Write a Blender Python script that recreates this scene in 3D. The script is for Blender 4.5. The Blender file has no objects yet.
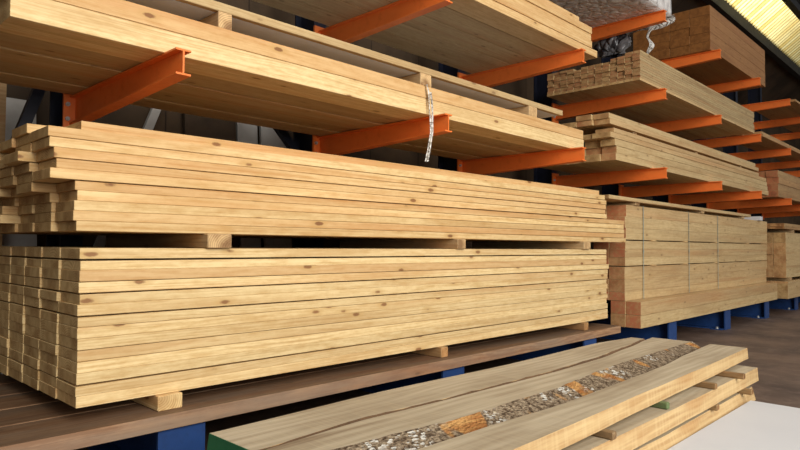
import bpy, math, random
from mathutils import Vector, Matrix
rnd = random.Random(7)
scn = bpy.context.scene
COL = scn.collection
CZ = 0.84                                   # camera height above the floor

# ------------------------------------------------------------------ materials
def srgb(r, g, b):
    f = lambda c: (c/255/12.92) if c/255 <= .04045 else ((c/255+.055)/1.055)**2.4
    return (f(r), f(g), f(b), 1)

class NT:
    def __init__(s, name):
        s.m = bpy.data.materials.new(name); s.m.use_nodes = True
        s.t = s.m.node_tree; s.t.nodes.clear()
        s.out = s.n('ShaderNodeOutputMaterial')
        s.b = s.n('ShaderNodeBsdfPrincipled')
        s.t.links.new(s.b.outputs[0], s.out.inputs[0])
    def n(s, typ, **kw):
        nd = s.t.nodes.new(typ)
        for k, v in kw.items(): setattr(nd, k, v)
        return nd
    def put(s, sock, v):
        if hasattr(v, 'is_output'): s.t.links.new(v, sock)
        elif v is not None: sock.default_value = v
    def math(s, op, a, b=None, c=None, clamp=False):
        nd = s.n('ShaderNodeMath', operation=op, use_clamp=clamp)
        s.put(nd.inputs[0], a)
        if b is not None: s.put(nd.inputs[1], b)
        if c is not None: s.put(nd.inputs[2], c)
        return nd.outputs[0]
    def vmath(s, op, a, b=None):
        nd = s.n('ShaderNodeVectorMath', operation=op)
        s.put(nd.inputs[0], a)
        if b is not None: s.put(nd.inputs[1], b)
        return nd.outputs['Value'] if op in ('LENGTH', 'DOT_PRODUCT') else nd.outputs[0]
    def mix(s, f, a, b, blend='MIX'):
        nd = s.n('ShaderNodeMix', data_type='RGBA', blend_type=blend)
        s.put(nd.inputs[0], f); s.put(nd.inputs[6], a); s.put(nd.inputs[7], b)
        return nd.outputs[2]
    def noise(s, vec, scale, detail=3, rough=.55):
        nd = s.n('ShaderNodeTexNoise'); s.put(nd.inputs['Vector'], vec)
        nd.inputs['Scale'].default_value = scale; nd.inputs['Detail'].default_value = detail
        nd.inputs['Roughness'].default_value = rough
        return nd.outputs[0]
    def ss(s, v, a, b, lo=0., hi=1.):
        nd = s.n('ShaderNodeMapRange', interpolation_type='SMOOTHSTEP'); s.put(nd.inputs[0], v)
        for i, q in enumerate((a, b, lo, hi)): nd.inputs[i+1].default_value = q
        return nd.outputs[0]
    def bump(s, h, strength=.3, dist=.002):
        nd = s.n('ShaderNodeBump'); s.put(nd.inputs['Height'], h)
        nd.inputs['Strength'].default_value = strength; nd.inputs['Distance'].default_value = dist
        s.t.links.new(nd.outputs[0], s.b.inputs['Normal'])
    def fin(s, col, rough=.65, spec=.3):
        s.put(s.b.inputs['Base Color'], col); s.put(s.b.inputs['Roughness'], rough)
        s.b.inputs['Specular IOR Level'].default_value = spec
        return s.m

def wood(name, light, mid, dark, knot, redder, knots=1.0, end_mul=(.86, .80, .72, 1), grey=None, greymix=0, band=.55, hk=1., topmul=1.):
    """solid softwood: growth rings round a pith that runs along the board, streaks, knots, darker sawn ends.
    object colour: r = seed, g = share of red-orange heartwood, b = brightness, alpha below 1 = pink stain on the ends"""
    t = NT(name)
    oi = t.n('ShaderNodeObjectInfo'); tc = t.n('ShaderNodeTexCoord')
    sep = t.n('ShaderNodeSeparateColor'); t.put(sep.inputs[0], oi.outputs['Color'])
    r, g, b = sep.outputs[0], sep.outputs[1], sep.outputs[2]
    seed = t.n('ShaderNodeCombineXYZ')
    t.put(seed.inputs[0], t.math('MULTIPLY', r, 37.)); t.put(seed.inputs[1], t.math('MULTIPLY', r, 91.)); t.put(seed.inputs[2], t.math('MULTIPLY', r, 53.))
    P = tc.outputs['Object']; S = t.vmath('ADD', P, seed.outputs[0])
    warp = t.noise(t.vmath('MULTIPLY', S, (5, .7, 5)), 1.0, 2)
    sp = t.n('ShaderNodeSeparateXYZ'); t.put(sp.inputs[0], P)
    px = t.math('MULTIPLY_ADD', t.math('FRACT', t.math('MULTIPLY', r, 17.3)), .16, -.08)
    pz = t.math('MULTIPLY_ADD', t.math('FRACT', t.math('MULTIPLY', r, 29.7)), .10, -.07)
    wv = t.math('MULTIPLY_ADD', warp, .07, -.035)
    dx = t.math('ADD', t.math('SUBTRACT', sp.outputs[0], px), wv)
    dz = t.math('ADD', t.math('SUBTRACT', sp.outputs[2], pz), wv)
    rad = t.math('SQRT', t.math('ADD', t.math('MULTIPLY', dx, dx), t.math('MULTIPLY', dz, dz)))
    ring = t.math('MULTIPLY_ADD', t.math('SINE', t.math('MULTIPLY', rad, 2*math.pi/.0085)), .5, .5)
    ring = t.math('POWER', ring, 1.6)
    streak = t.noise(t.vmath('MULTIPLY', S, (60, 1.1, 60)), 1.0, 4, .65)
    broad = t.noise(t.vmath('MULTIPLY', S, (9, .8, 9)), 1.0, 2)
    f = t.math('ADD', t.math('MULTIPLY', ring, .38*band*1.6), t.math('MULTIPLY', t.ss(streak, .3, .72), .42*band*1.6))
    fine = t.noise(t.vmath('MULTIPLY', S, (190, 5, 190)), 1.0, 3, .7)
    fleck = t.noise(t.vmath('MULTIPLY', S, (60, 16, 60)), 1.0, 3, .7)
    f = t.math('ADD', f, t.math('ADD', t.math('MULTIPLY_ADD', fine, 1.5, -.75), t.math('MULTIPLY_ADD', fleck, 1.6, -.8)))
    col = t.mix(t.math('MULTIPLY', f, 1.0, clamp=True), light, mid)
    col = t.mix(t.math('MULTIPLY', t.ss(broad, .46, .72), .45), col, dark)
    ln = t.noise(t.vmath('MULTIPLY', S, (130, .9, 130)), 1.0, 3, .6)
    col = t.mix(t.math('MULTIPLY', t.ss(ln, .56, .70), .5), col, dark)
    hs = t.noise(t.vmath('MULTIPLY', S, (14, .35, 14)), 1.0, 1)
    col = t.mix(t.math('MULTIPLY', t.math('ADD', g, t.math('MULTIPLY', t.ss(hs, .56, .68), .35)), .75, clamp=True), col, redder)
    vo = t.n('ShaderNodeTexVoronoi'); t.put(vo.inputs['Vector'], t.vmath('MULTIPLY', S, (8.5, 3.3, 8.5))); vo.inputs['Scale'].default_value = 1.45
    kd = t.math('ADD', vo.outputs['Distance'], t.math('MULTIPLY_ADD', t.noise(S, 70, 2), .06, -.03))
    kn = t.math('MULTIPLY', t.ss(kd, .135, .07), knots, clamp=True)
    halo = t.math('MULTIPLY', t.ss(kd, .32, .10), .6*knots, clamp=True)
    col = t.mix(halo, col, mid); col = t.mix(t.math('MULTIPLY', kn, .8), col, knot)
    if grey is not None:
        gm = t.noise(t.vmath('MULTIPLY', S, (10, 1.4, 10)), 1.0, 4, .6)
        col = t.mix(t.math('MULTIPLY', t.ss(gm, .3, .7), greymix), col, grey)
    # sawn ends
    sn = t.n('ShaderNodeSeparateXYZ'); t.put(sn.inputs[0], tc.outputs['Normal'])
    end = t.ss(t.math('ABSOLUTE', sn.outputs[1]), .8, .9)
    er = t.ss(ring, .35, .8)
    blotch = t.noise(S, 26, 3)
    ecol = t.mix(t.math('MULTIPLY_ADD', er, .45, t.math('MULTIPLY', t.ss(blotch, .35, .7), .45)), light, dark)
    heart = t.math('MULTIPLY', t.ss(rad, .062, .03), t.ss(t.noise(S, 40, 2), .3, .5, .35*hk, .75*hk))
    ecol = t.mix(heart, ecol, t.mix(.5, dark, knot))
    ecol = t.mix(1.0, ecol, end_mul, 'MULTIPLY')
    ecol = t.mix(t.math('MULTIPLY', t.math('SUBTRACT', 1., oi.outputs['Alpha']), t.math('MULTIPLY_ADD', t.ss(t.noise(S, 34, 3), .35, .65), .6, .55), clamp=True), ecol, srgb(196, 112, 78))
    if topmul != 1.: col = t.mix(t.ss(sn.outputs[2], .6, .9), col, t.mix(1.0, col, (topmul, topmul*.97, topmul*.93, 1), 'MULTIPLY'))  # upward faces darkened: dirt plus occlusion shade put into the colour
    col = t.mix(end, col, ecol)
    br = t.n('ShaderNodeCombineXYZ')
    for i in range(3): t.put(br.inputs[i], b)
    col = t.mix(1.0, col, br.outputs[0], 'MULTIPLY')
    t.bump(t.math('ADD', t.math('MULTIPLY', streak, .6), t.math('MULTIPLY', t.noise(S, 220, 2), .5)), .25, .0015)
    return t.fin(col, .62, .25)

W_PALE = wood('pale_spruce', srgb(236, 208, 154), srgb(204, 166, 108), srgb(184, 142, 88), srgb(128, 80, 48), srgb(200, 140, 84), 1.0, (.92, .87, .80, 1), hk=.6)
W_WARM = wood('warm_pine', srgb(234, 202, 146), srgb(203, 160, 100), srgb(182, 134, 78), srgb(118, 70, 40), srgb(200, 138, 80), 1.15, (.86, .81, .73, 1), hk=.6)
W_DARK = wood('shaded_brown_timber', srgb(168, 124, 76), srgb(138, 96, 54), srgb(110, 72, 40), srgb(70, 40, 22), srgb(146, 86, 44), .7, (.80, .62, .44, 1), hk=.25)  # shade on the high stack put into a darker, redder wood colour
W_AGED = wood('aged_pine', srgb(214, 186, 136), srgb(184, 150, 100), srgb(158, 118, 72), srgb(104, 64, 38), srgb(182, 120, 70), .7, (.92, .84, .74, 1), srgb(170, 145, 108), .25, hk=.6)
W_DULL = wood('dull_timber', srgb(196, 160, 112), srgb(166, 124, 78), srgb(140, 98, 58), srgb(84, 50, 30), srgb(164, 100, 56), .7, (1.0, .86, .74, 1), srgb(140, 112, 78), .4)
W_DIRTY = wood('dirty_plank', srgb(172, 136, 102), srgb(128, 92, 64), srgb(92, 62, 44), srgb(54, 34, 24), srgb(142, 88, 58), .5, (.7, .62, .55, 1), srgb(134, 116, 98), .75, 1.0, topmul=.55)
W_STICK = wood('spacer_wood', srgb(204, 176, 132), srgb(176, 140, 96), srgb(140, 104, 68), srgb(80, 52, 34), srgb(180, 124, 76), .4, (1.1, 1.02, .92, 1), srgb(150, 130, 100), .4)

def slab_top_mat():
    t = NT('weathered_slab_face'); tc = t.n('ShaderNodeTexCoord'); oi = t.n('ShaderNodeObjectInfo')
    P = tc.outputs['Object']
    off = t.n('ShaderNodeCombineXYZ'); t.put(off.inputs[1], t.math('MULTIPLY', oi.outputs['Random'], 50.))
    S = t.vmath('ADD', P, off.outputs[0])
    w = t.noise(t.vmath('MULTIPLY', S, (2.5, .8, 2)), 1.0, 3)
    sx = t.n('ShaderNodeSeparateXYZ'); t.put(sx.inputs[0], S)
    # cathedral grain: rings cut at a shallow angle
    u = t.math('ADD', t.math('MULTIPLY', sx.outputs[0], 1.0), t.math('MULTIPLY', w, .22))
    rg = t.math('MULTIPLY_ADD', t.math('SINE', t.math('MULTIPLY', u, 2*math.pi/.035)), .5, .5)
    st = t.noise(t.vmath('MULTIPLY', S, (45, 1.5, 20)), 1.0, 4, .65)
    saw = t.noise(t.vmath('MULTIPLY', S, (2, 110, 2)), 1.0, 2)
    br = t.noise(t.vmath('MULTIPLY', S, (7, 1.8, 4)), 1.0, 3)
    col = t.mix(t.math('ADD', t.math('MULTIPLY', rg, .28), t.math('MULTIPLY', t.ss(st, .3, .7), .5)), srgb(202, 186, 158), srgb(160, 141, 114))
    col = t.mix(t.math('MULTIPLY', t.ss(br, .4, .7), .5), col, srgb(140, 118, 92))
    col = t.mix(t.math('MULTIPLY', t.ss(saw, .45, .65), .22), col, srgb(206, 186, 150))
    dk = t.noise(t.vmath('MULTIPLY', S, (18, .9, 5)), 1.0, 2)
    col = t.mix(t.math('MULTIPLY', t.ss(dk, .66, .74), .55), col, srgb(112, 84, 56))
    t.bump(t.math('ADD', saw, st), .3, .002)
    return t.fin(col, .75, .2)
M_SLABTOP = slab_top_mat()

def slab_side_mat():
    t = NT('fresh_slab_edge'); tc = t.n('ShaderNodeTexCoord'); P = tc.outputs['Object']
    st = t.noise(t.vmath('MULTIPLY', P, (20, 2.2, 70)), 1.0, 4, .6)
    saw = t.noise(t.vmath('MULTIPLY', P, (3, 60, 3)), 1.0, 2)
    br = t.noise(t.vmath('MULTIPLY', P, (4, 3, 8)), 1.0, 3)
    col = t.mix(t.ss(st, .32, .7), srgb(202, 172, 124), srgb(174, 138, 92))
    col = t.mix(t.math('MULTIPLY', t.ss(saw, .45, .65), .3), col, srgb(210, 184, 138))
    col = t.mix(t.math('MULTIPLY', t.ss(br, .55, .72), .5), col, srgb(168, 122, 72))
    t.bump(t.math('ADD', saw, st), .3, .002)
    return t.fin(col, .7, .25)
M_SLABSIDE = slab_side_mat()

def bark_mat():
    t = NT('flaking_bark'); tc = t.n('ShaderNodeTexCoord'); P = tc.outputs['Object']
    wob = t.noise(P, 9, 3)
    vo = t.n('ShaderNodeTexVoronoi'); t.put(vo.inputs['Vector'], t.vmath('MULTIPLY', P, (120, 80, 120))); vo.inputs['Scale'].default_value = 1
    n1 = t.noise(P, 55, 4, .7)
    pat = t.noise(t.vmath('MULTIPLY', P, (3, 5.2, 3)), 1.0, 2)
    sep = t.n('ShaderNodeSeparateColor'); t.put(sep.inputs[0], vo.outputs['Color'])
    col = t.mix(t.ss(n1, .35, .65), srgb(84, 66, 50), srgb(166, 146, 120))
    wh = t.math('MULTIPLY', t.ss(sep.outputs[0], .72, .78), t.ss(t.noise(t.vmath('MULTIPLY', P, (4, 4, 4)), 1.0, 2), .53, .59))
    col = t.mix(wh, col, srgb(204, 198, 186))
    col = t.mix(t.ss(vo.outputs['Distance'], .28, .1, 0, .55), col, srgb(48, 36, 28))
    bare = t.ss(pat, .575, .61)
    og = t.mix(t.ss(t.noise(t.vmath('MULTIPLY', P, (50, 6, 50)), 1.0, 3), .35, .65), srgb(198, 150, 92), srgb(158, 104, 58))
    col = t.mix(bare, col, og)
    t.bump(t.math('ADD', vo.outputs['Distance'], n1), .9, .008)
    return t.fin(col, .9, .1)
M_BARK = bark_mat()

def paint(name, c, dirt, rough=.45, amt=.4, scale=14):
    t = NT(name); tc = t.n('ShaderNodeTexCoord'); P = tc.outputs['Object']
    n1 = t.noise(P, scale, 4, .65); n2 = t.noise(t.vmath('MULTIPLY', P, (2, 2, 5)), 1.5, 2)
    col = t.mix(t.math('MULTIPLY', t.ss(n1, .48, .75), amt), c, dirt)
    col = t.mix(t.math('MULTIPLY', t.ss(n2, .4, .7), amt*.6), col, dirt)
    t.bump(n1, .08, .002)
    return t.fin(col, t.math('MULTIPLY_ADD', n1, .3, rough-.1), .4)
M_DARKBARK = paint('dark_seam_bark', srgb(112, 84, 58), srgb(66, 48, 34), .9, .7, 30)  # brown bark strip added to draw the dark seam between two slabs
M_ORANGE = paint('orange_painted_steel', srgb(242, 126, 54), srgb(192, 88, 34), .42, .3)
M_BLUE = paint('blue_painted_steel', srgb(36, 68, 122), srgb(24, 42, 78), .42, .5)
M_NAVY = paint('navy_painted_steel', srgb(20, 24, 42), srgb(12, 13, 20), .5, .5)
M_STEEL = paint('zinc_steel', srgb(190, 190, 188), srgb(120, 120, 118), .35, .3, 60)
M_GREEN = paint('green_end_paint', srgb(56, 128, 84), srgb(40, 94, 62), .6, .4, 30)
M_GREENSTICK = paint('green_stained_wood', srgb(96, 116, 74), srgb(120, 104, 72), .7, .6, 40)
M_SHEET = paint('white_melamine', srgb(213, 211, 211), srgb(200, 198, 199), .5, .35, 3)
M_GREYSHEET = paint('grey_faced_panel', srgb(222, 230, 244), srgb(204, 210, 220), .6, .5, 6)
M_DARKTRIM = paint('dark_purlin_paint', srgb(34, 30, 26), srgb(22, 20, 18), .6, .5)
M_STRAP = paint('strap_grey_blue', srgb(150, 158, 146), srgb(122, 130, 122), .4, .3, 40)
M_BACKPANEL = paint('lined_wall_board', srgb(72, 56, 40), srgb(48, 38, 28), .8, .6, 4)
M_PALEPANEL = paint('pale_dusty_panel', srgb(176, 172, 166), srgb(140, 134, 126), .7, .5, 5)

def floor_mat():
    t = NT('dusty_concrete'); tc = t.n('ShaderNodeTexCoord'); P = tc.outputs['Object']
    a = t.noise(P, 1.3, 5, .6); b = t.noise(P, 9, 4, .65); c = t.noise(P, 60, 3)
    col = t.mix(t.ss(a, .3, .7), srgb(112, 90, 76), srgb(70, 54, 46))
    col = t.mix(t.math('MULTIPLY', t.ss(b, .45, .7), .5), col, srgb(132, 112, 98))
    col = t.mix(t.math('MULTIPLY', t.ss(c, .5, .7), .25), col, srgb(64, 52, 46))
    t.bump(t.math('ADD', b, c), .15, .004)
    return t.fin(col, t.math('MULTIPLY_ADD', a, .5, .3), .4)
M_FLOOR = floor_mat()

def wall_mat():
    t = NT('dim_wall_cladding'); tc = t.n('ShaderNodeTexCoord'); P = tc.outputs['Object']
    sp = t.n('ShaderNodeSeparateXYZ'); t.put(sp.inputs[0], P)
    seam = t.math('FRACT', t.math('MULTIPLY', sp.outputs[1], 1/.6))
    a = t.noise(P, 1.6, 4); b = t.noise(P, 14, 3)
    col = t.mix(t.ss(a, .35, .65), srgb(84, 66, 48), srgb(58, 46, 34))
    col = t.mix(t.math('MULTIPLY', t.ss(b, .45, .7), .3), col, srgb(62, 50, 40))
    col = t.mix(t.ss(seam, .03, .0, 0, .8), col, srgb(24, 18, 14))
    return t.fin(col, .8, .2)
M_WALL = wall_mat()

def plastic(name, c, c2, scale, trans=.0, rough=.3, bs=.8):
    t = NT(name); tc = t.n('ShaderNodeTexCoord'); P = tc.outputs['Object']
    a = t.noise(t.vmath('MULTIPLY', P, (1, 1.4, 1)), scale, 4, .6)
    vo = t.n('ShaderNodeTexVoronoi', feature='DISTANCE_TO_EDGE'); t.put(vo.inputs['Vector'], t.vmath('ADD', P, t.vmath('MULTIPLY', (1, 1, 1), (0, 0, 0)))); vo.inputs['Scale'].default_value = scale*1.4
    col = t.mix(t.ss(a, .35, .65), c, c2)
    t.bump(t.math('ADD', a, t.ss(vo.outputs['Distance'], 0, .25)), bs, .02)
    t.b.inputs['Transmission Weight'].default_value = trans
    return t.fin(col, rough, .5)
M_WRAP = plastic('grey_wrapping_film', srgb(236, 230, 224), srgb(196, 188, 182), 9, bs=.35)
M_WHITEFILM = plastic('white_torn_film', srgb(222, 218, 210), srgb(178, 172, 164), 14)
M_DARKFILM = plastic('dark_torn_film', srgb(112, 110, 112), srgb(38, 36, 40), 8)
M_CLEARTIE = plastic('clear_tie_film', srgb(232, 226, 216), srgb(206, 196, 182), 22, .0)

def skylight_mat():
    t = NT('translucent_corrugated_sheet'); tc = t.n('ShaderNodeTexCoord'); P = tc.outputs['Object']
    a = t.noise(t.vmath('MULTIPLY', P, (.6, 9, .6)), 1.0, 4); b = t.noise(P, 3, 3)
    sp = t.n('ShaderNodeSeparateXYZ'); t.put(sp.inputs[0], P)
    rib = t.math('MULTIPLY_ADD', t.math('SINE', t.math('MULTIPLY', sp.outputs[1], 2*math.pi/.12)), .5, .5)
    col = t.mix(t.ss(a, .35, .65), srgb(252, 238, 176), srgb(226, 198, 120))
    col = t.mix(t.math('MULTIPLY', t.ss(b, .5, .7), .4), col, srgb(206, 178, 106))
    col = t.mix(t.math('MULTIPLY', t.ss(rib, .55, .95), .75), col, srgb(150, 116, 58))
    tr = t.n('ShaderNodeBsdfTranslucent'); t.put(tr.inputs[0], col)
    df = t.n('ShaderNodeBsdfDiffuse'); t.put(df.inputs[0], col)
    mx = t.n('ShaderNodeMixShader'); mx.inputs[0].default_value = .12
    t.t.links.new(tr.outputs[0], mx.inputs[1]); t.t.links.new(df.outputs[0], mx.inputs[2]); t.t.links.new(mx.outputs[0], t.out.inputs[0])
    return t.m
M_SKYLIGHT = skylight_mat()

# ------------------------------------------------------------------ mesh helpers
class MB:
    def __init__(s): s.v = []; s.f = []
    def box(s, x0, x1, y0, y1, z0, z1):
        b = len(s.v)
        s.v += [(x, y, z) for x in (x0, x1) for y in (y0, y1) for z in (z0, z1)]
        s.f += [tuple(b+i for i in q) for q in ((0, 1, 3, 2), (4, 6, 7, 5), (0, 4, 5, 1), (2, 3, 7, 6), (0, 2, 6, 4), (1, 5, 7, 3))]
        return s
    def sweep(s, prof, path, closed_prof=True, caps=True):
        """prof: list of rings (each a list of points), joined in order"""
        b = len(s.v); n = len(prof[0])
        for r in prof: s.v += r
        for i in range(len(prof)-1):
            for j in range(n if closed_prof else n-1):
                k = (j+1) % n
                s.f.append((b+i*n+j, b+i*n+k, b+(i+1)*n+k, b+(i+1)*n+j))
        if caps:
            s.f.append(tuple(b+j for j in range(n))[::-1]); e = b+(len(prof)-1)*n
            s.f.append(tuple(e+j for j in range(n)))
        return s
    def tube(s, p0, p1, r, n=10):
        p0, p1 = Vector(p0), Vector(p1); d = (p1-p0).normalized()
        a = d.orthogonal().normalized(); c = d.cross(a)
        ring = lambda p: [tuple(p + (a*math.cos(q)+c*math.sin(q))*r) for q in (2*math.pi*i/n for i in range(n))]
        return s.sweep([ring(p0), ring(p1)], None)
    def mesh(s, name, mats=(), smooth=False):
        me = bpy.data.meshes.new(name); me.from_pydata([tuple(v) for v in s.v], [], s.f)
        import bmesh
        bm = bmesh.new(); bm.from_mesh(me); bmesh.ops.recalc_face_normals(bm, faces=bm.faces[:]); bm.to_mesh(me); bm.free()
        for m in mats: me.materials.append(m)
        if smooth: me.polygons.foreach_set('use_smooth', [True]*len(me.polygons))
        return me

def link(name, me, parent=None, loc=None):
    o = bpy.data.objects.new(name, me); COL.objects.link(o)
    if parent is not None: o.parent = parent
    if loc is not None: o.location = loc
    return o
def tag(o, label=None, cat=None, group=None, kind='thing'):
    if label:
        n = len(label.split()); assert 4 <= n <= 16, (n, label)
        o['label'] = label
    if cat: o['category'] = cat
    if group: o['group'] = group
    if kind: o['kind'] = kind
    return o
def empty(name, loc): return link(name, None, None, loc)
def struct(name, mb, mat):
    o = link(name, mb.mesh(name, [mat])); o['kind'] = 'structure'; return o

def board_mesh(name, L, W, T, mat, c=.002, seg=10, bow=0., crook=0.):
    """sawn board along Y, its length L, width W in X, thickness T in Z, chamfered arrises, slight bow"""
    x, z = W/2, T/2
    def ring(y, s):
        k = (2*y/L)**2
        dz, dx = bow*k, crook*k
        q = [(-x+c, -z), (x-c, -z), (x, -z+c), (x, z-c), (x-c, z), (-x+c, z), (-x, z-c), (-x, -z+c)]
        return [(p[0]*s[0]+dx, y, p[1]*s[1]+dz) for p in q]
    e = (1-c/x*.8, 1-c/z*.8)
    rings = [ring(-L/2, e), ring(-L/2+c, (1, 1))]
    for i in range(1, seg): rings.append(ring(-L/2 + L*i/seg, (1, 1)))
    rings += [ring(L/2-c, (1, 1)), ring(L/2, e)]
    return MB().sweep(rings, None).mesh(name, [mat])

_pool = {}
def pool(key, make, n):
    if key not in _pool: _pool[key] = [make(i) for i in range(n)]
    return rnd.choice(_pool[key])

ORD = ['', 'first', 'second', 'third', 'fourth', 'fifth', 'sixth', 'seventh', 'eighth', 'ninth', 'tenth', 'eleventh', 'twelfth', 'thirteenth', 'fourteenth', 'fifteenth', 'sixteenth']
def board(name, xf, y0, y1, z0, W, T, mat, label, cat, group, red=None, bright=None, pink=0, jit=.001, tilt=.0004, bow=0.):
    """board whose front (aisle side) face is at xf, from y0 to y1, underside at z0"""
    L = round((y1-y0)/.02)*.02
    key = (round(L, 3), round(W, 4), round(T, 4), mat.name, bow)
    me = pool(key, lambda i: board_mesh(name, L, W, T, mat, min(.0016, T*.05), 10, bow, rnd.uniform(-.0006, .0006)), 1)
    o = link(name, me, None, (xf-W/2+rnd.uniform(-jit, 0), y0+L/2, z0+T/2))
    o.rotation_euler = (rnd.uniform(-tilt, tilt)*.5, 0, rnd.uniform(-tilt, tilt)*.3)
    g = max(0, rnd.gauss(.06, .14)) if red is None else red
    b = rnd.uniform(.88, 1.06) if bright is None else bright
    o.color = (rnd.random(), min(g, 1), b, 1-pink)
    return tag(o, label, cat, group)

# ------------------------------------------------------------------ camera
F, YAW, PIT, ROL = 623.278, 0.7697, 0.0338, 0.0073
cy, sy, cp, spt = math.cos(YAW), math.sin(YAW), math.cos(PIT), math.sin(PIT)
fw = Vector((-sy*cp, cy*cp, spt)); rt = Vector((cy, sy, 0)); up = rt.cross(fw)
r2 = math.cos(ROL)*rt + math.sin(ROL)*up; u2 = -math.sin(ROL)*rt + math.cos(ROL)*up
cam = bpy.data.cameras.new('camera'); cam.sensor_width = 36; cam.lens = F/800*36; cam.clip_end = 200; cam.clip_start = .05
co = bpy.data.objects.new('camera', cam); COL.objects.link(co)
M = Matrix((r2, u2, -fw)).transposed().to_4x4(); M.translation = (0, 0, CZ); co.matrix_world = M
scn.camera = co

# ------------------------------------------------------------------ setting
struct('floor', MB().box(-4.2, 6.5, -3, 24, -.1, 0), M_FLOOR)
struct('wall_back', MB().box(-4.0, -3.85, -3, 24, 0, 4.4), M_WALL)
struct('wall_far', MB().box(-3.85, 1.0, 20, 20.15, 0, 6.2), M_WALL)
struct('wall_near', MB().box(-3.85, -1.2, -2.6, -2.45, 0, 4.6), M_WALL)
# mono-pitch roof over the rack: opaque, a translucent strip, opaque eaves
RM = .75
def rz(x): return 4.55 + RM*(x+2.9)
def roof_strip(name, x0, x1, mat, wave, y0=-3, y1=22, th=.03, ystep=.03):
    mb = MB(); n = int((y1-y0)/ystep) if wave else 1
    top, bot = [], []
    for i in range(n+1):
        y = y0+(y1-y0)*i/n; w = (.012*math.sin(i*math.pi/2) if wave else 0)
        for dz, lst in ((th, top), (0, bot)):
            lst.append([(x0, y, rz(x0)+dz+w), (x1, y, rz(x1)+dz+w)])
    if wave:
        b = 0
        for i in range(n+1): mb.v += bot[i]
        for i in range(n): mb.f.append((2*i, 2*i+1, 2*i+3, 2*i+2))
    else:
        mb.sweep([[bot[i][0], bot[i][1], top[i][1], top[i][0]] for i in range(n+1)], None)
    return struct(name, mb, mat)
roof_strip('roof_back', -4.0, -2.92, M_WALL, False)
roof_strip('roof_skylight', -2.95, -2.40, M_SKYLIGHT, True, 3, 18)
roof_strip('roof_eaves', -2.42, -1.75, M_DARKTRIM, False)
roof_strip('roof_near', -2.92, -2.42, M_WALL, False, -3, 3)
def purlin(name, x, h, w, dz): # channel section under the roof, along Y
    z = rz(x)-dz
    mb = MB().box(x-w/2, x+w/2, -3, 22, z-h, z); mb.box(x-w*.9, x+w*.5, -3, 22, z-h-.012, z-h)
    mb.box(x-w*.9, x-w*.9+.01, -3, 22, z-h, z-h+.03)
    return struct(name, mb, M_DARKTRIM)
purlin('trim_1', -2.93, .15, .07, .03)
purlin('trim_2', -2.40, .10, .07, .03)

# ------------------------------------------------------------------ cantilever rack
D, S0 = 1.5, 1.0571
XT, XR, XB = -2.121, -3.225, -2.078       # arm tip, arm root, base tip
ZA, ZB, ZC = CZ+.613, CZ+1.3154, CZ+2.0142
AH, BH = .0951, .206

def i_beam(x0, x1, zt, h0, h1, fl, web, tf):
    """I section along X from x0 (root, depth h0) to x1 (tip, depth h1), level top at zt"""
    mb = MB()
    def ring(x, h):
        a, w = fl/2, web/2
        return [(x, -a, zt), (x, a, zt), (x, a, zt-tf), (x, w, zt-tf), (x, w, zt-h+tf), (x, a, zt-h+tf), (x, a, zt-h), (x, -a, zt-h),
                (x, -a, zt-h+tf), (x, -w, zt-h+tf), (x, -w, zt-tf), (x, -a, zt-tf)]
    mb.sweep([ring(x0, h0), ring(x1, h1)], None, caps=True)
    return mb

arm_me = i_beam(XR+.012, XT, 0, .135, AH, .058, .007, .007).mesh('arm', [M_ORANGE])
plate_me = MB().box(XR-.003, XR+.012, -.055, .055, -.165, .03).mesh('end_plate', [M_ORANGE])
def hexbolt(p, ax, r=.011, h=.010):
    p = Vector(p); d = Vector(ax)
    mb = MB().tube(p, p+d*h, r, 6); mb.tube(p+d*h, p+d*(h+.008), r*.55, 8); return mb
bolt_me = hexbolt((XR+.012, 0, 0), (1, 0, 0)).mesh('bolt', [M_STEEL])
col_mb = MB()
cx0, cx1 = -3.44, XR-.003
col_mb.box(cx0, cx0+.012, -.05, .05, 0.006, 4.0); col_mb.box(cx1-.012, cx1, -.05, .05, .006, 4.0); col_mb.box(cx0+.012, cx1-.012, -.005, .005, .006, 4.0)
col_mb.box(cx0-.06, cx1-.001, -.09, .09, 0, .006)
column_me = col_mb.mesh('column', [M_NAVY])
base_mb = i_beam(XR-.003, XB-.012, BH, BH, BH, .17, .009, .012)
base_me = base_mb.mesh('base', [M_BLUE])
basecap_me = MB().box(XB-.012, XB, -.087, .087, 0, BH).mesh('cap_plate', [M_BLUE])
foot_mb = MB().box(XB-.13, XB-.02, -.14, -.087, 0, .008); foot_me = foot_mb.mesh('foot_lug', [M_BLUE])
fbolt_me = hexbolt((XB-.07, -.114, .008), (0, 0, 1), .013, .014).mesh('anchor_bolt', [M_STEEL])
UPL = ['rack upright nearest the viewer, its orange arm under the near end of the long beams',
       'second rack upright from the near end, clear film tie hanging beside its orange arm',
       'third rack upright from the near end, its low arm ends where the long beams end',
       'fourth rack upright from the near end, its topmost orange arm carries the film-wrapped pack',
       'fifth rack upright from the near end, under the big square-ended stack high up',
       'sixth rack upright from the near end, at the far end of the batten stack',
       'seventh rack upright from the near end, just past the far end of batten stack',
       'eighth rack upright from the near end, in the dim far part',
       'ninth rack upright from the near end, deep in the dim far part']
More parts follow.
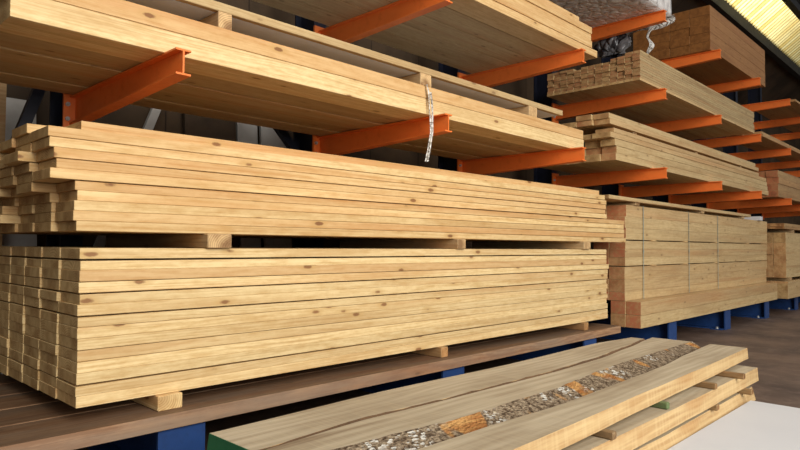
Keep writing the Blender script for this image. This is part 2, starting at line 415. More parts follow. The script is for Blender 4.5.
for k in range(9):
    Y = S0+k*D
    u = empty('rack_upright', (0, Y, 0)); tag(u, UPL[k], 'storage rack', 'uprights of the cantilever rack')
    link('column', column_me, u)
    b = link('base', base_me, u); link('cap_plate', basecap_me, b)
    link('foot_lug', foot_me, b); link('anchor_bolt', fbolt_me, b)
    for zi, z in enumerate((ZA, ZB, ZC)):
        if k < 1 and zi > 0: continue
        if k < 3 and zi > 1: continue
        a = link('arm', arm_me, u, (0, 0, z+AH))
        p = link('end_plate', plate_me, a)
        if k < 4:
            for by, bz in ((-.038, -.04), (-.038, -.11), (.038, -.04), (.038, -.11)):
                link('bolt', bolt_me, a, (0, by, bz))
# lattice braces between uprights, behind the arms
for k, (za, zb, d, lab) in enumerate([(1.25, 1.95, -.55, 'dark diagonal brace left of the nearest rack column'), (1.95, 1.35, .62, 'dark diagonal brace left of the second rack column'),
                                       (1.3, 2.1, .6, 'dark diagonal brace right of the second rack column')]):
    k0 = (0, 1, 1)[k]
    y0 = S0+k0*D
    ya, yb = ((1.02, .80), (2.14, 2.50), (y0+.055, y0+.75))[k]
    za, zb = ((1.82, 1.15), (1.84, 1.47), (1.5, 2.15))[k]
    mb = MB(); dv = Vector((0, yb-ya, zb-za)).normalized(); nv = Vector((0, -dv.z, dv.y))*.025
    xs = (-3.40, -3.385)
    ring = lambda y, z: [(xs[0], y-nv.y, z-nv.z), (xs[1], y-nv.y, z-nv.z), (xs[1], y+nv.y, z+nv.z), (xs[0], y+nv.y, z+nv.z)]
    mb.sweep([ring(ya, za), ring(yb, zb)], None)
    mb.sweep([[(xs[0]-.03, y-nv.y, z-nv.z), (xs[0], y-nv.y, z-nv.z), (xs[0], y-nv.y*.7, z-nv.z*.7), (xs[0]-.03, y-nv.y*.7, z-nv.z*.7)] for y, z in ((ya, za), (yb, zb))], None)
    tag(link('rack_brace', mb.mesh('rack_brace', [M_NAVY])), lab, 'brace', 'diagonal braces of the rack')

# things leaning at the back wall between the tiers
def leaning(name, y0, y1, h, mat, lab, cat, th=.02, foot=.18):
    mb = MB(); xw = -3.848; g = .012
    a = [(xw+foot, 0), (xw+foot+th, 0), (xw+g+th, h), (xw+g, h)]
    mb.sweep([[(x, y, z) for x, z in a] for y in (y0, y0+.004, y1-.004, y1)], None)
    o = link(name, mb.mesh(name, [mat])); o.color = (rnd.random(), .1, .8, 1); return tag(o, lab, cat, 'things leaning on the back wall')
leaning('leaning_sheet', 2.29, 2.45, 1.95, M_PALEPANEL, 'narrow pale grey panel leaning on the back wall left of the second column', 'panel')
leaning('leaning_sheet', 2.475, 2.70, 2.0, M_PALEPANEL, 'wider pale grey panel leaning on the wall just behind the second column', 'panel', .02, .2)
leaning('leaning_sheet', 1.90, 2.27, 2.1, M_BACKPANEL, 'dark brown panel leaning on the back wall beside the pale narrow one', 'panel')
leaning('leaning_sheet', .885, 1.05, 1.62, M_PALEPANEL, 'grey dusty panel standing low behind the nearest column', 'panel')
# slanted grey post by the first arm, pale upright timber at the left edge
mb = MB(); mb.sweep([[(-3.8+dx*.03, y+dy*.055, z) for dx, dy in ((0, 0), (1, 0), (1, 1), (0, 1))] for y, z in ((1.05, 0), (1.84, 2.1))], None)
tag(link('slanted_post', mb.mesh('slanted_post', [M_PALEPANEL])), 'slanted grey post behind the tip of the nearest orange arm', 'post')
mb = MB().box(-3.72, -3.66, .815, .87, 0, 2.2)
o = tag(link('leaning_timber', mb.mesh('leaning_timber', [W_DULL])), 'brown upright timber behind the rack at the left edge', 'timber'); o.color = (.3, .1, .8, 1)

# ------------------------------------------------------------------ stacks
def layer_word(i, n):                        # i counted from the bottom
    k = n-i
    return 'top layer' if k == 1 else 'bottom layer' if i == 0 else ORD[k]+' layer from top'
def row_word(c): return 'front row' if c == 0 else ORD[c+1]+' row behind the front'

# planks on the base beams
PT = .052
xp = -2.062
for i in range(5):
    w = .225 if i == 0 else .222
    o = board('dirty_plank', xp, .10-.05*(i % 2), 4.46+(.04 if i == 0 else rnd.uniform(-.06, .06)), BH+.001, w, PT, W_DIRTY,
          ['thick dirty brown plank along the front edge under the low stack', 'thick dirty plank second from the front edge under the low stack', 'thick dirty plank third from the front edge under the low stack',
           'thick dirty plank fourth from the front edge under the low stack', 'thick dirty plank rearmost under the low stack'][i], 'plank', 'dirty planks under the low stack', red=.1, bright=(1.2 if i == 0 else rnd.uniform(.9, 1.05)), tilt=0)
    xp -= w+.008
# stickers on planks
def sticker(y0, w, z0, h, x1, x0, lab, group, mat=W_STICK, cat='spacer', name='wooden_spacer', b=None):
    me = board_mesh(name, x1-x0, w, h, mat, .003, 3)
    o = link(name, me, None, ((x0+x1)/2, y0+w/2, z0+h/2)); o.rotation_euler = (0, 0, math.pi/2+rnd.uniform(-.004, .004))
    o.color = (rnd.random(), rnd.uniform(0, .2), rnd.uniform(.85, 1.05) if b is None else b, 1)
    return tag(o, lab, cat, group)
ZP = BH+.001+PT+.0005
Z1 = .3135
for y, w, l in ((.985, .09, 'pale wooden block under the near end of the low stack'), (2.50, .055, 'wooden block under the middle of the low stack'), (4.04, .06, 'wooden block under the far end of the low stack')):
    sticker(y, w, ZP, Z1-ZP-.001, -2.115, -3.15, l, 'spacers under the low stack', W_PALE if y < 1 else W_DULL)
# low stack
N1, P1 = 14, .03668
gaps1 = {1: .004, 12: .0055, 10: .001, 7: .0045, 4: .0015, 9: .004}
for c in range(6):
    for i in range(N1):
        T = P1-.0004-gaps1.get(i, .0)-(rnd.random() < .2)*.0008
        dy = rnd.gauss(0, .0016) - .0045*min(c, 4) - (.003 if rnd.random() < .12 else 0)
        if c == 5: dy += .03
        board('wooden_board', -2.137-c*.1795, .725+dy, 4.445+rnd.gauss(0, .012), Z1+i*P1, .1775, T, W_PALE,
              f'pale sawn board of low left stack, {layer_word(i, N1)}, {row_word(c)}', 'board', 'boards of the low left stack',
              red=(.55 if (c == 0 and i == 11) else abs(rnd.gauss(0, .06))), bright=rnd.uniform(.9, 1.05)*(1 if c == 0 else .9), tilt=.00025)
# spacers between
Z1T = Z1+N1*P1
Z2 = .8815
for y, w, l in ((1.165, .1, 'wooden spacer between the left stacks, nearest of three'), (2.635, .07, 'wooden spacer between the left stacks, middle of three'), (4.04, .1, 'wooden spacer between the left stacks, farthest of three')):
    sticker(y, w, Z1T+.0002, Z2-Z1T-.001, -2.118, -3.1, l, 'spacers between the left stacks')
# upper-left stack, ragged near end
N2, P2, P2F = 10, .0329, .0350             # layer pitch at the near and the far end (the stack opens a little)
near = {0: .715, 1: .705, 2: .707, 3: .716, 4: .708, 5: .632, 6: .65, 7: .642, 8: .628, 9: .624}
def z_upper(i, y): return Z2+i*(P2+(P2F-P2)*(y-.7)/3.7)
for c in range(6):
    for i in range(N2):
        T = .0326-(.0016 if i in (8, 6, 4) else 0)-(rnd.random() < .25)*.0008
        if c == 0: y0 = near[i]
        elif i < 4: y0 = .70 - .006*c + rnd.gauss(0, .004) - (.05 if (c, i) in ((3, 1), (3, 2), (4, 1)) else 0)
        else: y0 = .632 - .006*c + rnd.gauss(0, .006) + (rnd.choice((-.035, .04)) if rnd.random() < .22 else 0)
        y1 = (4.76 if i < 5 else 4.42) + rnd.gauss(0, .015)
        o = board('wooden_board', -2.142-c*.1795+(.006 if i > 4 and c == 0 else 0), y0, y1, z_upper(i, (y0+y1)/2), .1775, T, W_WARM,
              f'golden sawn board of upper left stack, {layer_word(i, N2+1)}, {row_word(c)}', 'board', 'boards of the upper left stack',
              red=(.35 if i in (6, 4, 1) and c == 0 else None), bright=rnd.uniform(.9, 1.06)*(1 if c == 0 else .9), tilt=.0001)
        o.rotation_euler.x = i*(P2F-P2)/3.7
for xf, y0, y1, l, rd, b in ((-2.165, .73, 4.36, 'orange-toned single board lying along the top front of the upper left stack', .45, .95),
                             (-2.345, .62, 4.30, 'loose board on top of upper left stack behind the orange-toned one', .05, .95)):
    o = board('wooden_board', xf, y0, y1, z_upper(N2, (y0+y1)/2)+.0005, .1775, .0325, W_WARM, l, 'board', 'boards of the upper left stack', red=rd, bright=b, tilt=0)
    o.rotation_euler.x = N2*(P2F-P2)/3.7

# strapped beams right of the left stacks
def tiers(prefix, xf, y0, y1, rows, W, ncol, mat, group, cat='beam', name='squared_beam', pink=(.7, 0), yj=.01):
    n = len(rows)
    for i, (z0, z1) in enumerate(rows):
        for c in range(ncol):
            board(name, xf-c*(W+.003), y0+rnd.gauss(0, yj), y1+rnd.gauss(0, yj*2), z0, W, z1-z0, mat,
                  f'{prefix}, {layer_word(i, n)}, {row_word(c)}', cat, group, pink=pink[0] if rnd.random() < .75 else pink[1], bright=rnd.uniform(.92, 1.02), jit=.001, tilt=.0002)
# bottom tier sticks out to the aisle
tiers('thick strapped beam at floor level on blue bases', -2.055, 4.84, 8.95, [(BH+.001, .306), (.3075, .413)], .121, 2, W_AGED, 'strapped beams right of the low stack', pink=(.75, .3), yj=.003)
tiers('strapped square beam of middle pack', -2.178, 4.83, 8.98, [(.4145, .483), (.4835, .585), (.5855, .686)], .133, 2, W_AGED, 'strapped beams right of the low stack', pink=(.75, .4), yj=.006)
tiers('strapped square beam above thin laths', -2.176, 4.83, 8.98, [(.694, .762), (.7625, .829), (.8295, .896)], .133, 2, W_AGED, 'strapped beams right of the low stack', pink=(.7, .3), yj=.01)
tiers('strapped broad beam of the uppermost pack', -2.172, 4.83, 8.98, [(.9055, 1.0), (1.0005, 1.09), (1.0905, 1.185)], .165, 2, W_AGED, 'strapped beams of the uppermost pack', pink=(.65, .2), yj=.012)
for zi, (zl, h) in enumerate(((.6865, .007), (.8965, .0085))):
    for j, y in enumerate((5.35, 6.1, 7.0, 8.1)):
        sticker(y, .09, zl, h-.0006, -2.166, -2.45, f'thin pale lath {("lower", "upper")[zi]} in the strapped pack, {ORD[j+1]} from its near end', 'laths in the strapped pack', W_PALE, 'lath', 'thin_lath', 1.15)
# straps (closed loops round the packs)
for j, y in enumerate((5.16, 6.21, 7.05)):
    mb = MB(); w = .009; x0, x1, z0, z1, t = -2.462, -2.167, .4135+.0, .9045, .0015
    if True:
        zt = 1.1865; x0 = -2.515
        mb.box(x1, x1+t, y, y+w, .414, zt+t); mb.box(x0-t, x0, y, y+w, .414, zt+t); mb.box(x0, x1, y, y+w, zt, zt+t)
        mb.box(x1-.0005, x1+t+.002, y-.002, y+w+.002, .80, .825)
    tag(link('packing_strap', mb.mesh('packing_strap', [M_STRAP])), f'thin grey-green strap round the strapped beams, {ORD[j+1]} from their near end', 'strap', 'straps round the beams')
# loose boards on top of the packs
for j, y in enumerate((5.0, 6.55, 7.9)):
    sticker(y, .08, 1.1868, .026, -2.16, -2.5, f'wooden lath under the loose top boards, {ORD[j+1]} from near end', 'laths under the loose top boards', W_STICK, 'lath', 'thin_lath')
board('wooden_board', -2.150, 4.5, 8.2, 1.2135, .14, .030, W_AGED, 'loose long board on top of the strapped beams, nearest the aisle', 'board', 'loose boards over the strapped beams', bright=.95, tilt=0)
board('wooden_board', -2.31, 4.75, 8.4, 1.2135, .14, .030, W_AGED, 'loose long board on top of the strapped beams, behind the aisle-side one', 'board', 'loose boards over the strapped beams', bright=.95, tilt=0)
sticker(8.55, .11, 1.1868, .05, -2.14, -2.45, 'small white-ended block on the far end of strapped beams', None, M_SHEET, 'block', 'white_block')

# stacks past the strapped beams
tiers('tan thick timber of far floor stack', -1.975, 9.12, 13.0, [(BH+.001, .40), (.4005, .425)], .16, 2, W_AGED, 'timber of the far floor stack', name='thick_timber', cat='timber', pink=(.25, 0))
tiers('tan timber of far upper pack', -2.0, 9.14, 13.0, [(.47, .62), (.6205, .77), (.7705, .92), (.9205, 1.05)], .14, 2, W_AGED, 'timber of the far upper pack', name='thick_timber', cat='timber', pink=(.2, 0))
for j, y in enumerate((9.3, 11.0)):
    sticker(y, .1, .4258, .0435, -1.99, -2.3, f'spacer in the far floor stack, {("nearest", "farthest")[j]} one', 'spacers in the far floor stack')
tiers('thin board on far upper pack', -1.99, 9.05, 13.0, [(1.0955, 1.125), (1.1255, 1.165)], .16, 2, W_DULL, 'thin boards on the far upper pack', name='thin_board', cat='board', pink=(0, 0))
for j, y in enumerate((9.5, 11.2)):
    sticker(y, .1, 1.0505, .0445, -2.0, -2.3, f'spacer under thin boards on far upper pack, {("nearest", "farthest")[j]} one', 'spacers on the far upper pack')

# --- tier A: long beams (left)
ZAT = ZA+AH+.0008
for c in range(5):
    board('long_beam', -2.215-c*.196+(0 if c else 0), .53, 4.22+rnd.gauss(0, .01), ZAT+(0, .004, .0, .006, .002)[c], .188, .079+.005*(c == 0), W_PALE if c == 0 else W_AGED,
          f'long thick beam on lowest arms, bottom layer, {row_word(c)}', 'beam', 'long beams on the lowest arms', red=0.05 if c == 0 else .2, bright=1.04 if c == 0 else (.9, .92, 1.06, .94, 1.02)[c], tilt=0, jit=.001)
for c in range(5):
    board('long_beam', -2.213-c*.196, .50, 4.20+rnd.gauss(0, .01), ZAT+.0855, .194, .066, W_WARM,
          f'long reddish beam on lowest arms, top layer, {row_word(c)}', 'beam', 'long beams on the lowest arms', red=.5, bright=.97, tilt=0, jit=.001)
ZAS = ZAT+.0855+.066+.0005
for y, w, l in ((1.25, .062, 'wooden block on the long beams under the grey panel, nearest of three'), (2.44, .09, 'wooden block on the long beams under the grey panel, middle of three'), (3.50, .1, 'wooden block on the long beams under the grey panel, farthest of three')):
    sticker(y, w, ZAS, .068, -2.222, -3.1, l, 'blocks under the grey panel', W_STICK, b=1.1)
# grey faced panel with timber edge
ZPN = ZAS+.0685
p = tag(empty('grey_sheet', (-2.7, 2.2, ZPN)), 'long grey-faced panel with a pale timber edge lying on blocks over the long beams', 'panel')
link('panel_face', MB().box(-.47, .447, -1.75, 1.72, 0, .03).mesh('panel_face', [M_GREYSHEET]), p)
e = link('edge_strip', board_mesh('edge_strip', 3.50, .028, .036, W_AGED, .002, 4), p, (.462, -.01, .018)); e.color = (.2, .1, .92, 1); e['label'] = 'pale timber strip along its front edge'

# --- tier B left: stack over the long beams
ZBT = ZB+AH+.0008
rowsB = [.056, .052, .052, .050]
z = ZBT
for i, t in enumerate(rowsB):
    for c in range(5 if i == 0 else 2):
        board('sawn_plank', -2.152-c*.19-(.008 if i == 2 else 0), 1.5+.0*i, 4.24+(.08 if i == 0 else .0)+rnd.gauss(0, .006), z+(rnd.uniform(0, .003) if c and i == 0 else 0), .183 if i == 0 else .187, t-.0015-(.003 if i == 0 else 0), W_WARM if c == 0 else W_AGED,
              f'sawn plank of the overhead stack, {layer_word(i, 5)}, {row_word(c)}', 'plank', 'planks of the overhead stack', red=.25 if i == 0 else .3, bright=.95, tilt=.0002)
    z += t
for c in range(2):
    board('sawn_plank', -2.18-c*.19, 1.6, 4.10, z+.001, .187, .046, W_WARM, f'sawn plank of the overhead stack, top layer, {row_word(c)}', 'plank', 'planks of the overhead stack', red=.4, bright=.92, tilt=.0002)

# --- tier B right: batten stack, ends towards the viewer
nlay = [12, 12, 11, 11, 10, 10, 10, 10, 9, 10, 10, 10, 10]
for c in range(13):
    for i in range(nlay[c]):
        y0 = 5.12 + (.0 if i == 0 else rnd.uniform(.0, .022)) + (0 if c < 2 else .006)
        board('sawn_batten', -2.170-c*.0685, y0, 8.46+rnd.gauss(0, .012), ZBT+i*.0214, .0662, .0206, W_AGED,
              f'batten of the ragged-ended middle stack, {layer_word(i, nlay[c])}, {row_word(c)}', 'batten', 'battens of the ragged-ended stack',
              pink=.0 if i == 0 else rnd.choice((.15, .3, .45)), bright=(1.05 if i == 0 else rnd.uniform(.72, .86)), tilt=.0001, jit=.001)

# --- tier A right: mixed boards
def A2(z, t, cols, y0, y1, lab, red=None, mat=W_AGED):
    for c, (xf, w) in enumerate(cols):
        board('mixed_board', xf, y0+rnd.uniform(-.02, .03), y1+rnd.gauss(0, .03), z, w, t, mat, f'{lab}, {row_word(c)}', 'board', 'mixed boards on the lowest arms', bright=rnd.uniform(.94, 1.06), red=red, pink=rnd.choice((0, .15, .35)), tilt=.0003)
cw = [(-2.236, .127), (-2.366, .147), (-2.516, .147), (-2.666, .147), (-2.816, .147)]
A2(ZAT, .057, cw, 4.80, 9.35, 'mixed pale board past the long beams, bottom layer')
A2(ZAT+.0585, .057, cw[:3], 4.82, 9.3, 'mixed pale board past the long beams, second layer from bottom')
A2(ZAT+.117, .055, cw[:2], 4.81, 9.3, 'mixed pale board past the long beams, third layer from bottom')
A2(ZAT+.1745, .042, [(-2.234, .16), (-2.40, .11)], 4.72, 9.2, 'mixed pale board past the long beams, fourth layer from bottom', .25)
A2(ZAT+.218, .038, [(-2.234, .16)], 4.74, 8.9, 'mixed pale board past the long beams, fifth layer from bottom', .3)
for j, y in enumerate((5.2, 6.7, 8.2)):
    sticker(y, .06, ZAT+.257, .026, -2.26, -2.65, f'small spacer among the mixed boards, {ORD[j+1]} from their near end', 'spacers among the mixed boards')
A2(ZAT+.2835, .044, [(-2.244, .135), (-2.383, .135), (-2.521, .135)], 4.70, 8.9, 'loose pale board on top of mixed boards, lower layer')
A2(ZAT+.328, .042, [(-2.246, .135), (-2.385, .135)], 4.68, 8.8, 'loose pale board on top of mixed boards, upper layer')
# --- tier A far
def far_stack(xf, y0, y1, z, rows, cols, W, T, lab, group, mat=W_DULL, pink=.3, b=1.):
    for i in range(rows):
        for c in range(cols):
            board('far_board', xf-c*(W+.004)-.006*(i % 2), y0+rnd.gauss(0, .02), y1, z+i*(T+.001), W, T, mat, f'{lab}, {layer_word(i, rows)}, {row_word(c)}', 'board', group, pink=pink, bright=b*rnd.uniform(.9, 1.05))
far_stack(-2.19, 9.66, 13.2, ZAT, 4, 2, .15, .09, 'reddish-ended beam of the far low-tier stack', 'beams of the far low-tier stack', pink=.6)
far_stack(-2.15, 8.72, 12.0, ZBT, 2, 2, .2, .03, 'dull board on far second-tier arms', 'boards on far second-tier arms', pink=0)
far_stack(-2.10, 10.3, 14.0, ZC+AH+.0008, 1, 3, .2, .03, 'dull board on the far topmost arms', 'boards on the far topmost arms', pink=0)

# --- tier C: big stack and film-wrapped pack
ZCT = ZC+AH+.0008
for i in range(5):
    for c in range(4):
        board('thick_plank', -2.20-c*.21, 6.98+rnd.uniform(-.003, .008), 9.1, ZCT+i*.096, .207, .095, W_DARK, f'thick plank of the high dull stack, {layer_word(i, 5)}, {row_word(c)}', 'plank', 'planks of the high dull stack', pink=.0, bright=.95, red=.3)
def crinkled(mb, nx, ny, fn):
    b = len(mb.v)
    for i in range(nx+1):
        for j in range(ny+1): mb.v.append(fn(i/nx, j/ny))
    for i in range(nx):
        for j in range(ny):
            q = b+i*(ny+1)+j; mb.f.append((q, q+1, q+ny+2, q+ny+1))
import mathutils
ns = lambda *p: mathutils.noise.noise(Vector(p))
pk = tag(empty('wrapped_pack', (-2.6, 4.8, ZCT)), 'timber pack in crinkled grey film on the topmost arms at the picture top', 'pack')
mb = MB(); x0, x1, y0, y1, h = -3.12, -2.14, 4.0, 5.74, .42
def ringw(y, k):
    out = []
    for a in range(40):
        t = a/40*4; s = int(t); f = t-s
        x, z = [(x0+(x1-x0)*f, 0), (x1, h*f), (x1-(x1-x0)*f, h), (x0, h-h*f)][s]
        j = .010*ns(x*7, y*6, z*7+k) + .006*ns(x*19, y*15, z*17)
        if s == 0: z += abs(j)
        elif s == 1: x += j
        elif s == 2: z += j
        else: x += j
        out.append((x+2.6, y-4.8, z))
    return out
mb.sweep([ringw(y0+(y1-y0)*i/50, 0) for i in range(51)], None)
link('film_wrap', mb.mesh('film_wrap', [M_WRAP], True), pk)
# film hanging from its end: torn white tail and loose folds
mb = MB()
def tail(u, v):
    z = -.012-.30*v; w = (.035+.012*math.sin(v*9))*(1-.45*v)
    return (-2.33+2.6+w*(u-.5)*.8+.02*math.sin(v*11), 5.72-4.8+w*(u-.5)*1.2+.02*math.sin(v*7+u*3), z-.0)
def skirt(u, v):
    x = -2.95+(.83)*u; d = .012+.02*ns(x*5, 1, 0)+.012*math.sin(u*17)-.03*(u < .25)
    return (x+2.6, 5.745-4.8+.006*math.sin(u*26+v*3)+.004+.03*math.sin(v*math.pi), .015-(.075+d)*v)
crinkled(mb, 6, 24, tail)
o = link('torn_tail', mb.mesh('torn_tail', [M_WHITEFILM], True), pk); o['label'] = 'white twisted strip of torn film hanging down'
mb = MB(); crinkled(mb, 60, 8, skirt)
o = link('film_skirt', mb.mesh('film_skirt', [M_WHITEFILM], True), pk); o['label'] = 'whitish film gathered round its far end'
mb = MB()
def fold(u, v):
    a = u*2*math.pi; r = .07+.035*ns(math.cos(a)*2, math.sin(a)*2, v*5)+.02*math.sin(a*5+v*6)
    r *= (.6+.9*v)*(1.25-.6*max(0, v-.7)/.3)
    return (-2.66+2.6+math.cos(a)*r*1.5, 5.66-4.8+math.sin(a)*r*.5, -.0-.27*v)
crinkled(mb, 48, 16, fold)
o = link('loose_fold', mb.mesh('loose_fold', [M_DARKFILM], True), pk); o['label'] = 'dark bunched film sagging under its far end'

# film tie round the long beams at the second arm
mb = MB()
path = [(-2.26, 2.47, ZAS+.004), (-2.205, 2.47, ZAS+.003), (-2.198, 2.472, ZAS-.02), (-2.196, 2.478, ZAT+.08), (-2.196, 2.487, ZAT), (-2.19, 2.487, ZAT-.10), (-2.185, 2.462, ZAT-.19), (-2.187, 2.44, ZAT-.262)]
pts = []
for i in range(len(path)-1):
    for k in range(6): pts.append(Vector(path[i]).lerp(Vector(path[i+1]), k/6))
pts.append(Vector(path[-1]))
rings = []
for i, q in enumerate(pts):
    w = .0055+.0015*math.sin(i*.5); tw = .25*math.sin(i*.25)
    a = Vector((math.sin(tw)*.6, math.cos(tw), .15))*w; b = Vector((.0022, 0, .001))
    q = q+Vector((.004, .002*math.sin(i*.5), 0))
    rings.append([tuple(q-a), tuple(q+b), tuple(q+a), tuple(q-b*.3)])
mb.sweep(rings, None)
q0 = len(mb.v)
r2s = []
for i, q in enumerate(pts[14:]):
    q = q+Vector((.010, .010+.004*math.sin(i*.25), 0)); a = Vector((.002, .005, .002)); b = Vector((.002, 0, 0))
    r2s.append([tuple(q-a), tuple(q+b), tuple(q+a), tuple(q-b)])
mb.sweep(r2s, None)
tag(link('film_tie', mb.mesh('film_tie', [M_CLEARTIE])), 'clear twisted film tie hanging over the long beams beside the second orange arm', 'tie')

# ------------------------------------------------------------------ live-edge slabs in the foreground
def interp(pts, y):
    if y <= pts[0][0]: return pts[0][1] + (0)
    for (a, p), (b, q) in zip(pts, pts[1:]):
        if y <= b:
            t = (y-a)/(b-a); t = t*t*(3-2*t)*.5+t*.5
            return p+(q-p)*t
    return pts[-1][1]
def slab(root_loc, y0, y1, left, right, z0, z1, lab, slope_r=.0, slope_l=.03, bark=False, wob=.006, seed=0, green=True, rb=None, group='live-edge slabs on the floor'):
    xr = interp(right, (y0+y1)/2)
    r = tag(empty('live_edge_slab', (xr-.1, (y0+y1)/2, z0)), lab, 'slab', group)
    ox, oy = r.location.x, r.location.y; n = 70; T = z1-z0
    rings = []; barkr = []
    for i in range(n+1):
        y = y0+(y1-y0)*i/n
        a = interp(left, y)+wob*ns(y*3.1, seed, 1)+wob*.5*ns(y*9, seed, 2); b = interp(right, y)+wob*ns(y*3.3, seed, 5)+wob*.4*ns(y*11, seed, 6)
        sr = slope_r*(1+.5*ns(y*4, seed, 9))
        if rb: sr = interp(rb, y)-b
        a -= ox; b -= ox
        rings.append([(a-slope_l, y-oy, 0), (b+sr, y-oy, 0), (b+sr*.55, y-oy, T*.5), (b, y-oy, T), (a, y-oy, T), (a-slope_l*.6, y-oy, T*.5)])
        if bark:
            row = []
            for k in range(9):
                t = k/8; bx = b+sr*(1-t)+.012*math.sin(math.pi*t)*(1-t*.3)+.003+.004*ns(y*22, t*4, seed); bx = min(bx, b+sr+.004)
                row.append((bx, y-oy, -.0+T*t*.985+.004*ns(y*15, t*3, 7)+.002))
            barkr.append(row)
    mb = MB(); nb = 6
    mb.sweep(rings, None)
    me = mb.mesh('slab_body', [M_SLABTOP, M_SLABSIDE])
    for p in me.polygons:
        if abs(p.normal.z) < .75: p.material_index = 1
    link('slab_body', me, r)
    if green:
        g = MB(); q = rings[0]; e = .0015
        g.sweep([[(x, yy-e, z) for x, yy, z in q], [(x, yy-e*.2, z) for x, yy, z in q]], None)
        o = link('painted_end', g.mesh('painted_end', [M_GREEN]), r); o['label'] = 'green sealed near end'
    if bark:
        mb = MB(); mb.sweep(barkr, None, closed_prof=False, caps=False)
        o = link('bark_edge', mb.mesh('bark_edge', [M_BARK if seed == 2 else M_DARKBARK], True), r); o['label'] = 'flaking grey and white bark along its aisle-side edge' if seed == 2 else 'thin dark bark strip drawing the seam along its aisle-side edge'
    return r
# edges at the top face, (Y, X)
ZS1, ZS0 = .35, .298
slab(None, .84, 3.37, [(.86, -1.502), (1.5, -1.525), (2.2, -1.505), (3.0, -1.52), (3.37, -1.485)], [(.86, -1.297), (1.2, -1.330), (1.6, -1.311), (2.2, -1.304), (2.6, -1.321), (3.0, -1.363), (3.37, -1.415)], ZS0, ZS1-.003,
     'weathered grey slab with green end, nearest the rack in the foreground pile', slope_r=-.012, slope_l=.01, seed=1, wob=.0, bark=True, rb=[(.86, -1.289), (1.2, -1.312), (1.6, -1.297), (2.2, -1.286), (2.6, -1.298), (3.0, -1.343), (3.37, -1.397)])
slab(None, .865, 3.43, [(.86, -1.281), (1.2, -1.304), (1.6, -1.289), (2.2, -1.278), (2.6, -1.290), (3.0, -1.335), (3.37, -1.386), (3.43, -1.392)], [(.88, -1.175), (1.08, -1.16), (1.43, -1.125), (1.75, -1.13), (1.9, -1.125), (2.35, -1.165), (2.65, -1.182), (3.1, -1.187), (3.43, -1.187)], ZS0, ZS1,
     'weathered slab with a flaking bark edge, middle of the foreground pile', slope_r=.068, slope_l=.0, bark=True, rb=[(.98, -1.036), (1.4, -1.029), (1.75, -1.013), (2.04, -1.017), (2.4, -1.027), (2.65, -1.037), (3.0, -1.071), (3.42, -1.101)], seed=2, wob=.0)
slab(None, .98, 3.42, [(.98, -1.028), (1.4, -1.020), (1.75, -1.003), (2.04, -1.008), (2.4, -1.018), (2.65, -1.028), (3.0, -1.062), (3.42, -1.092)], [(.98, -.858), (1.3, -.862), (1.75, -.873), (2.1, -.886), (2.7, -.897), (3.42, -.920)], ZS0, ZS1,
     'pale-edged slab on the aisle side, uppermost of the foreground pile', slope_r=.004, slope_l=.0, seed=3, wob=.0015, green=False)
slab(None, 1.0, 3.34, [(1.0, -1.12), (3.34, -1.12)], [(1.0, -.842), (2.2, -.846), (3.34, -.856)], .212, .273, 'pale-edged slab beneath the top layer of the foreground pile, second down', slope_r=.004, seed=4, wob=.004, green=False)
slab(None, 1.0, 3.30, [(1.0, -1.12), (3.30, -1.12)], [(1.0, -.868), (2.2, -.862), (3.30, -.868)], .128, .187, 'lowest pale-edged slab of the foreground pile, bark traces on its edge', slope_r=.015, seed=5, wob=.008, green=False)
slab(None, 1.0, 3.35, [(1.0, -1.50), (3.35, -1.49)], [(1.0, -1.20), (3.35, -1.20)], .212, .273, 'shaded slab beneath the grey slabs on the rack side of the pile', seed=6)
slab(None, 1.0, 3.33, [(1.0, -1.50), (3.33, -1.49)], [(1.0, -1.20), (3.33, -1.20)], .128, .187, 'shaded lowest slab on the rack side of the pile', seed=7)
# stickers between the slabs
for j, (y, xe, m, l) in enumerate(((1.765, -.822, W_STICK, 'brown'), (2.235, -.845, M_GREENSTICK, 'green'), (2.69, -.828, W_DULL, 'brown'), (2.985, -.806, W_DULL, 'grey-brown'))):
    sticker(y, .024, .2735, .0240, xe-.012, -1.5, ['brown sticker end poking out low in the picture under the top slab', 'green sticker poking out under the aisle-side top slab', 'brown sticker poking out under the top slab beyond the green one', 'grey-brown sticker poking out under the far end of the top slab'][j], 'stickers under the top slabs', m, 'sticker', 'slab_sticker', .58)
for j, (y, xe) in enumerate(((1.5, -.85), (2.70, -.838), (3.10, -.818))):
    sticker(y, .03, .1875, .0240, xe, -1.5, f'sticker between the two lower slabs, {["nearest", "middle", "farthest"][j]} one', 'stickers between the lower slabs', W_DULL, 'sticker', 'slab_sticker', .6)
for j, y in enumerate((1.25, 3.0)):
    sticker(y, .10, 0, .127, -.95, -1.5, f'squared bearer on the floor under the slabs, {("nearest", "farthest")[j]} one', 'bearers under the slabs', W_DULL, 'bearer', 'floor_bearer')
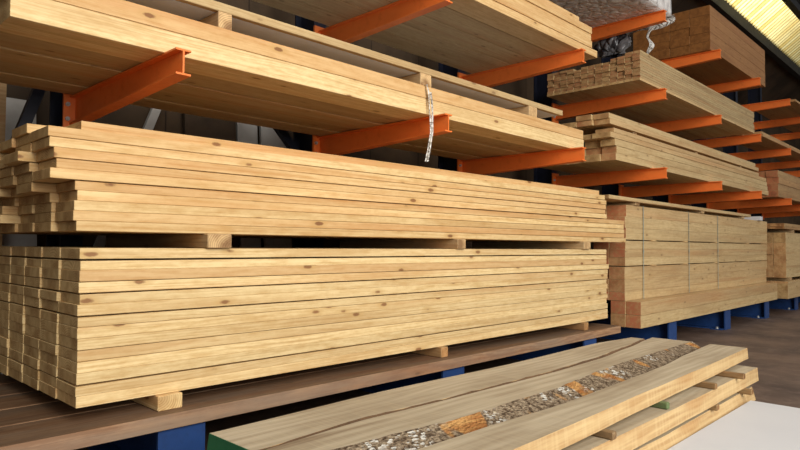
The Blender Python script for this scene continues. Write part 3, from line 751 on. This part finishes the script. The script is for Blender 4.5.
# white sheets on bearers
for j, z in enumerate((.099, .1165, .134)):
    dx = (.012, .006, 0)[j]
    mb = MB().box(-.842-dx*0+.0, .38, 1.2+dx, 3.17-dx, z, z+.016)
    o = link('white_sheet', mb.mesh('white_sheet', [M_SHEET])); bv = o.modifiers.new('edge', 'BEVEL'); bv.width = .001; bv.segments = 1
    tag(o, ['plain white sheet at the bottom of the sheet pile', 'plain white sheet in the middle of the sheet pile', 'plain white sheet on top of the pile in the lower right corner'][j], 'sheet', 'white sheets beside the slabs')
for j, y in enumerate((1.6, 2.8)):
    sticker(y, .1, 0, .0985, .3, -.8, f'bearer under the white sheets, {("nearest", "farthest")[j]} one', 'bearers under the white sheets', W_DULL, 'bearer', 'floor_bearer')

# ------------------------------------------------------------------ light
w = bpy.data.worlds.new('world'); scn.world = w; w.use_nodes = True
bg = w.node_tree.nodes['Background']; bg.inputs[0].default_value = (.86, .93, 1.0, 1); bg.inputs[1].default_value = .31
sun = bpy.data.lights.new('sun', 'SUN'); sun.energy = .55; sun.angle = math.radians(50); sun.color = (1.0, .95, .86)
so = bpy.data.objects.new('sun', sun); COL.objects.link(so)
so.rotation_euler = Vector((-.72, .30, -.62)).to_track_quat('-Z', 'Y').to_euler()
# daylight through the big open gate on the aisle side
al = bpy.data.lights.new('gate_daylight', 'AREA'); al.shape = 'RECTANGLE'; al.size = 4.5; al.size_y = 3.2; al.energy = 460; al.color = (1.0, .975, .92)
ao = bpy.data.objects.new('gate_daylight', al); COL.objects.link(ao); ao.location = (4.2, .9, 3.2)
ao.rotation_euler = (Vector((-2.2, 2.4, .7))-ao.location).to_track_quat('-Z', 'Z').to_euler()
# roof light above the translucent strip
sk = bpy.data.lights.new('sky_glow', 'AREA'); sk.shape = 'RECTANGLE'; sk.size = 2.0; sk.size_y = 12; sk.energy = 400; sk.color = (1, .97, .88)
sko = bpy.data.objects.new('sky_glow', sk); COL.objects.link(sko); sko.location = (-3.4, 11, 6.6)
sko.rotation_euler = (Vector((-2.68, 11, 4.7))-sko.location).to_track_quat('-Z', 'Y').to_euler()
scn.view_settings.view_transform = 'Standard'; scn.view_settings.look = 'None'; scn.view_settings.exposure = 0.1
scn.cycles.max_bounces = 8
